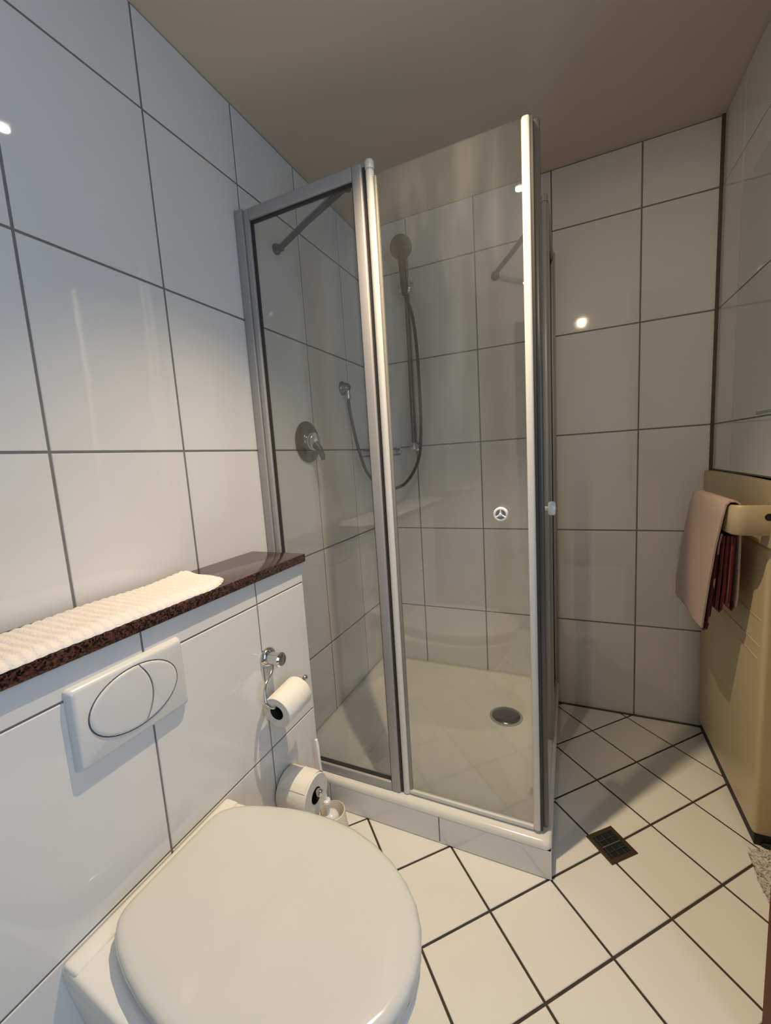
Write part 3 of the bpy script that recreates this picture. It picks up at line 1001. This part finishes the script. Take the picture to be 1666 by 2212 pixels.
# back plate with a gently falling top edge
bp_ = []
for k in range(13):
    y = AY1 - 0.002 - k * (0.72 / 12)
    s = k / 12
    bp_.append((y, 1.033 - 0.014 * max(0, s - 0.35) ** 1.2))
poly = [(y, z) for y, z in bp_] + [(AY1 - 0.722, 0.866), (AY1 - 0.002, 0.866)]
obj('back_plate', MB().prism(poly, 'x', 1.372, 1.3975), 'cream_plastic', ru, angle=30)
RXC = 1.302
RZ0, RZ1 = 0.897, 0.974
path = [(RXC, 1.405), (RXC, 1.39)]
def arc(cx, cy, r, a0, a1, n=6):
    return [(cx + r * math.cos(math.radians(a0 + (a1 - a0) * k / n)), cy + r * math.sin(math.radians(a0 + (a1 - a0) * k / n))) for k in range(n + 1)]
path += arc(RXC + 0.022, 1.108, 0.022, 180, 270)
path += [(1.376, 1.086), (1.45, 1.086)]
th = 0.017
loops = []
for i, (x, y) in enumerate(path):
    a, b = path[max(i - 1, 0)], path[min(i + 1, len(path) - 1)]
    d = Vector((b[0] - a[0], b[1] - a[1])).normalized()
    nn = Vector((d.y, -d.x))
    prof = [(-th / 2 + 0.004, RZ0), (th / 2 - 0.004, RZ0), (th / 2, RZ0 + 0.004), (th / 2, RZ1 - 0.005), (th / 2 - 0.004, RZ1), (-th / 2 + 0.004, RZ1), (-th / 2, RZ1 - 0.005), (-th / 2, RZ0 + 0.004)]
    loops.append([(x + nn.x * o_, y + nn.y * o_, z) for o_, z in prof])
obj('band', MB().rings(loops), 'cream_plastic', ru, angle=45)
obj('band_bracket', MB().box((RXC + 0.004, 1.362, RZ0 + 0.003), (1.375, 1.388, RZ0 + 0.035), 0.004, 2), 'cream_plastic', ru)
obj('dark_disc', MB().lathe((1.368, 1.0778, 0.945), (0, -1, 0), [(0.009, 0), (0.009, 0.0012)], 20), 'rubber', ru)  # flat dark disc on the face of the band

# ------------------------------------------------------------------ towel hanging on the band
ht = thing('guest_towel', (RXC, 1.33, 0.60), 'pink-beige towel with red striped inside hanging over the cream rail', 'towel')


def sheet(profile, y_near, y_far, thick, ny=14, wob=0.003, seed=0):
    """profile: (x, z) polyline swept along y; y_near/y_far functions of (s, z)"""
    mb_ = MB()
    n = len(profile)
    def row(off):
        g = []
        for i, (x, z) in enumerate(profile):
            a, b = profile[max(i - 1, 0)], profile[min(i + 1, n - 1)]
            d = Vector((b[0] - a[0], b[1] - a[1])).normalized()
            nrm = Vector((d.y, -d.x)) * off
            r = []
            for j in range(ny + 1):
                q = j / ny
                y = y_near(z) + (y_far(z) - y_near(z)) * q
                hang = max(0.0, min(1.0, (0.95 - z) / 0.3))
                w = wob * hang * noise.noise((y * 9 + seed, z * 3, seed)) * 2
                r.append((x + nrm.x + w, y, z + nrm.y))
            g.append(r)
        return g
    A, B = row(thick / 2), row(-thick / 2)
    loops_ = []
    for i in range(n):
        loops_.append(A[i] + list(reversed(B[i])))
    mb_.rings(loops_, closed=True)
    return mb_


def ynear(z):
    return 1.100 + max(0.0, 0.955 - z) * 0.29


def ynear_in(z):
    return 1.126 + max(0.0, 0.955 - z) * 0.10


def yfar(z):
    return 1.413 + max(0.0, 0.97 - z) * 0.30


over = [(1.2720, 0.592), (1.2705, 0.66), (1.2720, 0.76), (1.2760, 0.86), (1.2820, 0.94), (1.2870, 0.974), (1.2950, 0.9825), (1.3070, 0.983), (1.3155, 0.977), (1.3200, 0.95), (1.3280, 0.86), (1.3360, 0.76), (1.3400, 0.70), (1.3400, 0.672)]
obj('outer_cloth', sheet(over, lambda z: ynear(z), yfar, 0.0045, 16, 0.003, 1), 'terry2', ht, angle=80)
# second ply folded back up inside the front fall
ply = [(1.2730, 0.590), (1.2780, 0.583), (1.2850, 0.588), (1.2875, 0.62), (1.2860, 0.72), (1.2850, 0.86), (1.2875, 0.893)]
o = obj('inner_cloth', sheet(ply, lambda z: ynear(z) + 0.006, yfar, 0.004, 16, 0.002, 1), 'stripes', ht, angle=80)
o['label'] = 'red and pink striped inner cloth'
ply2 = [(1.3390, 0.672), (1.3340, 0.660), (1.3270, 0.668), (1.3245, 0.72), (1.3200, 0.80), (1.3140, 0.885)]
obj('inner_cloth', sheet(ply2, lambda z: ynear(z) - 0.004, yfar, 0.004, 16, 0.003, 4), 'stripes', ht, angle=80)
ply3 = [(1.2960, 0.885), (1.2990, 0.80), (1.3010, 0.72), (1.3040, 0.655), (1.3090, 0.646), (1.3140, 0.655), (1.3135, 0.72), (1.3085, 0.80), (1.3055, 0.885)]
obj('inner_cloth', sheet(ply3, lambda z: ynear(z) + 0.012, yfar, 0.0035, 16, 0.002, 8), 'stripes', ht, angle=80)

# ------------------------------------------------------------------ glass shelf on the right wall
gs = thing('glass_shelf', (1.35, 0.83, 1.196), 'narrow green-edged glass shelf on the right tiled wall', 'shelf')
obj('pane', MB().box((1.318, 0.66, 1.197), (W - 0.001, 1.035, 1.204)), 'shelf_glass', gs, smooth=False)
for y_ in (0.74, 0.96):
    obj('clip', MB().box((1.372, y_ - 0.012, 1.190), (W - 0.0005, y_ + 0.012, 1.210), 0.003), 'chrome', gs)

# ------------------------------------------------------------------ floor drain grate
gc = Vector((1.020, 0.972, 0.0))
gr = thing('floor_drain', gc, 'small square floor drain with dull brass frame and dark grate', 'floor drain')
ga = math.radians(42)


def gq(h, z, h2=None):
    h2 = h if h2 is None else h2
    c_, s_ = math.cos(ga), math.sin(ga)
    return [(gc.x + c_ * a - s_ * b, gc.y + s_ * a + c_ * b, z) for a, b in ((-h, -h2), (h, -h2), (h, h2), (-h, h2))]


obj('frame', MB().rings([gq(0.047, 0.0002), gq(0.047, 0.0022), gq(0.0455, 0.003), gq(0.035, 0.003), gq(0.034, 0.0012)], cap0=False, cap1=False), 'brass', gr, smooth=False)
obj('pit', MB().rings([gq(0.0345, 0.0006), gq(0.0345, 0.0010)]), 'grate_black', gr, smooth=False)
c_, s_ = math.cos(ga), math.sin(ga)
for k in range(6):
    a = -0.0275 + k * 0.011
    q = []
    for aa, bb in ((a - 0.0021, -0.033), (a + 0.0021, -0.033), (a + 0.0021, 0.033), (a - 0.0021, 0.033)):
        q.append((gc.x + c_ * aa - s_ * bb, gc.y + s_ * aa + c_ * bb))
    obj('bar', MB().rings([[(x, y, 0.0008) for x, y in q], [(x, y, 0.0026) for x, y in q]]), 'grate_black' if k % 2 else 'dark_chrome', gr, smooth=False)
for b in (-0.018, 0.0, 0.018):
    q = []
    for aa, bb in ((-0.032, b - 0.0016), (0.032, b - 0.0016), (0.032, b + 0.0016), (-0.032, b + 0.0016)):
        q.append((gc.x + c_ * aa - s_ * bb, gc.y + s_ * aa + c_ * bb))
    obj('cross_bar', MB().rings([[(x, y, 0.0010) for x, y in q], [(x, y, 0.0033) for x, y in q]]), 'grate_bar' if b == 0 else 'dark_chrome', gr, smooth=False)

# ------------------------------------------------------------------ shaggy mat in front of the appliance
def shaggy():
    mb_ = MB()
    n = 110
    loops_ = []
    for i in range(n + 1):
        top, bot = [], []
        for j in range(n + 1):
            u, v = i / n, j / n
            x, y = 1.362 + u * 0.30, 0.86 + v * 0.215
            x += 0.012 * noise.noise((v * 9, 2, 1)) * (1 - u)
            y += 0.010 * noise.noise((u * 9, 7, 1))
            e = min(1, u * 7, (1 - u) * 7, v * 6, (1 - v) * 6) ** 0.5
            h = 0.052 * e * (0.75 + 0.5 * noise.noise((x * 38, y * 38, 0))) + 0.016 * noise.noise((x * 150, y * 150, 4)) * e
            top.append((x, y, max(h, 0.002)))
            bot.append((x, y, 0.0006))
        loops_.append(top + list(reversed(bot)))
    mb_.rings(loops_)
    return mb_


sg = thing('shaggy_mat', (1.51, 0.97, 0.0), 'shaggy white bath mat bunched on the floor before the cream appliance', 'bath mat')
base_mb = shaggy()
obj('backing', base_mb, 'shag', sg, angle=80)
tuft = MB()
rt_ = random.Random(3)
nv_ = 111
for _ in range(2600):
    i_, j_ = rt_.randrange(1, 109), rt_.randrange(1, 109)
    p_ = Vector(base_mb.v[i_ * nv_ * 2 + j_])
    if p_.x > 1.56:
        continue
    out = Vector((p_.x - 1.51, p_.y - 0.97, 0)) * 2.2
    d_ = (Vector((rt_.uniform(-1, 1), rt_.uniform(-1, 1), 0.9)) * 0.6 + out * 2).normalized()
    ln = rt_.uniform(0.008, 0.018)
    sd = d_.cross(Vector((rt_.uniform(-1, 1), rt_.uniform(-1, 1), 0.2))).normalized() * 0.0022
    sd2 = d_.cross(sd).normalized() * 0.0022
    tip_ = p_ + d_ * ln - Vector((0, 0, 0.003))
    tip_.z = max(tip_.z, 0.001)
    tuft.add([p_ + sd, p_ + sd2, p_ - sd, p_ - sd2, tip_], [(0, 1, 4), (1, 2, 4), (2, 3, 4), (3, 0, 4)])
pl_ = obj('pile', tuft, 'shag', sg)
pl_['kind'] = 'stuff'

# ------------------------------------------------------------------ open wooden door at the right edge
dl = struct('door_1', MB().box((1.2405, 0.585, 0.012), (WE - 0.01, 0.622, 2.02), 0.003), 'wood', smooth=True)
hd = MB().tube([(1.29, 0.585, 1.05), (1.29, 0.545, 1.05), (1.30, 0.535, 1.05), (1.40, 0.535, 1.05)], 0.008, 10)
obj('door_handle', hd, 'chrome', dl)

# ------------------------------------------------------------------ ceiling spots
for i, (x, y, k, cone, aim) in enumerate(SPOTS):
    s = thing('ceiling_spotlight', (x, y, ZC), ['recessed ceiling spotlight above the shower door', 'recessed ceiling spotlight above the toilet end of the room', 'recessed ceiling spotlight nearest the room entrance'][i], 'spotlight', 'ceiling spotlights')
    obj('ring', MB().lathe((x, y, ZC - 0.0002), (0, 0, -1), [(0.040, 0), (0.040, 0.004), (0.034, 0.006), (0.026, 0.002), (0.026, 0.0005)], 24, True, False), 'chrome', s)
    obj('lens', MB().lathe((x, y, ZC - 0.0025), (0, 0, -1), [(0.016, 0), (0.016, 0.001)], 24), 'bulb', s)
    ld = bpy.data.lights.new('spot_beam', 'SPOT')
    ld.energy = SPOT_W * k
    ld.color = SPOT_COL
    ld.spot_size = math.radians(cone)
    ld.spot_blend = 1.0
    ld.shadow_soft_size = 0.010
    lo = bpy.data.objects.new('spot_beam', ld)
    col.objects.link(lo)
    lo.parent = s
    lo.location = (0, 0, -0.012)
    if aim:
        lo.rotation_euler = (Vector(aim) - Vector((x, y, ZC - 0.012))).to_track_quat('-Z', 'Y').to_euler()
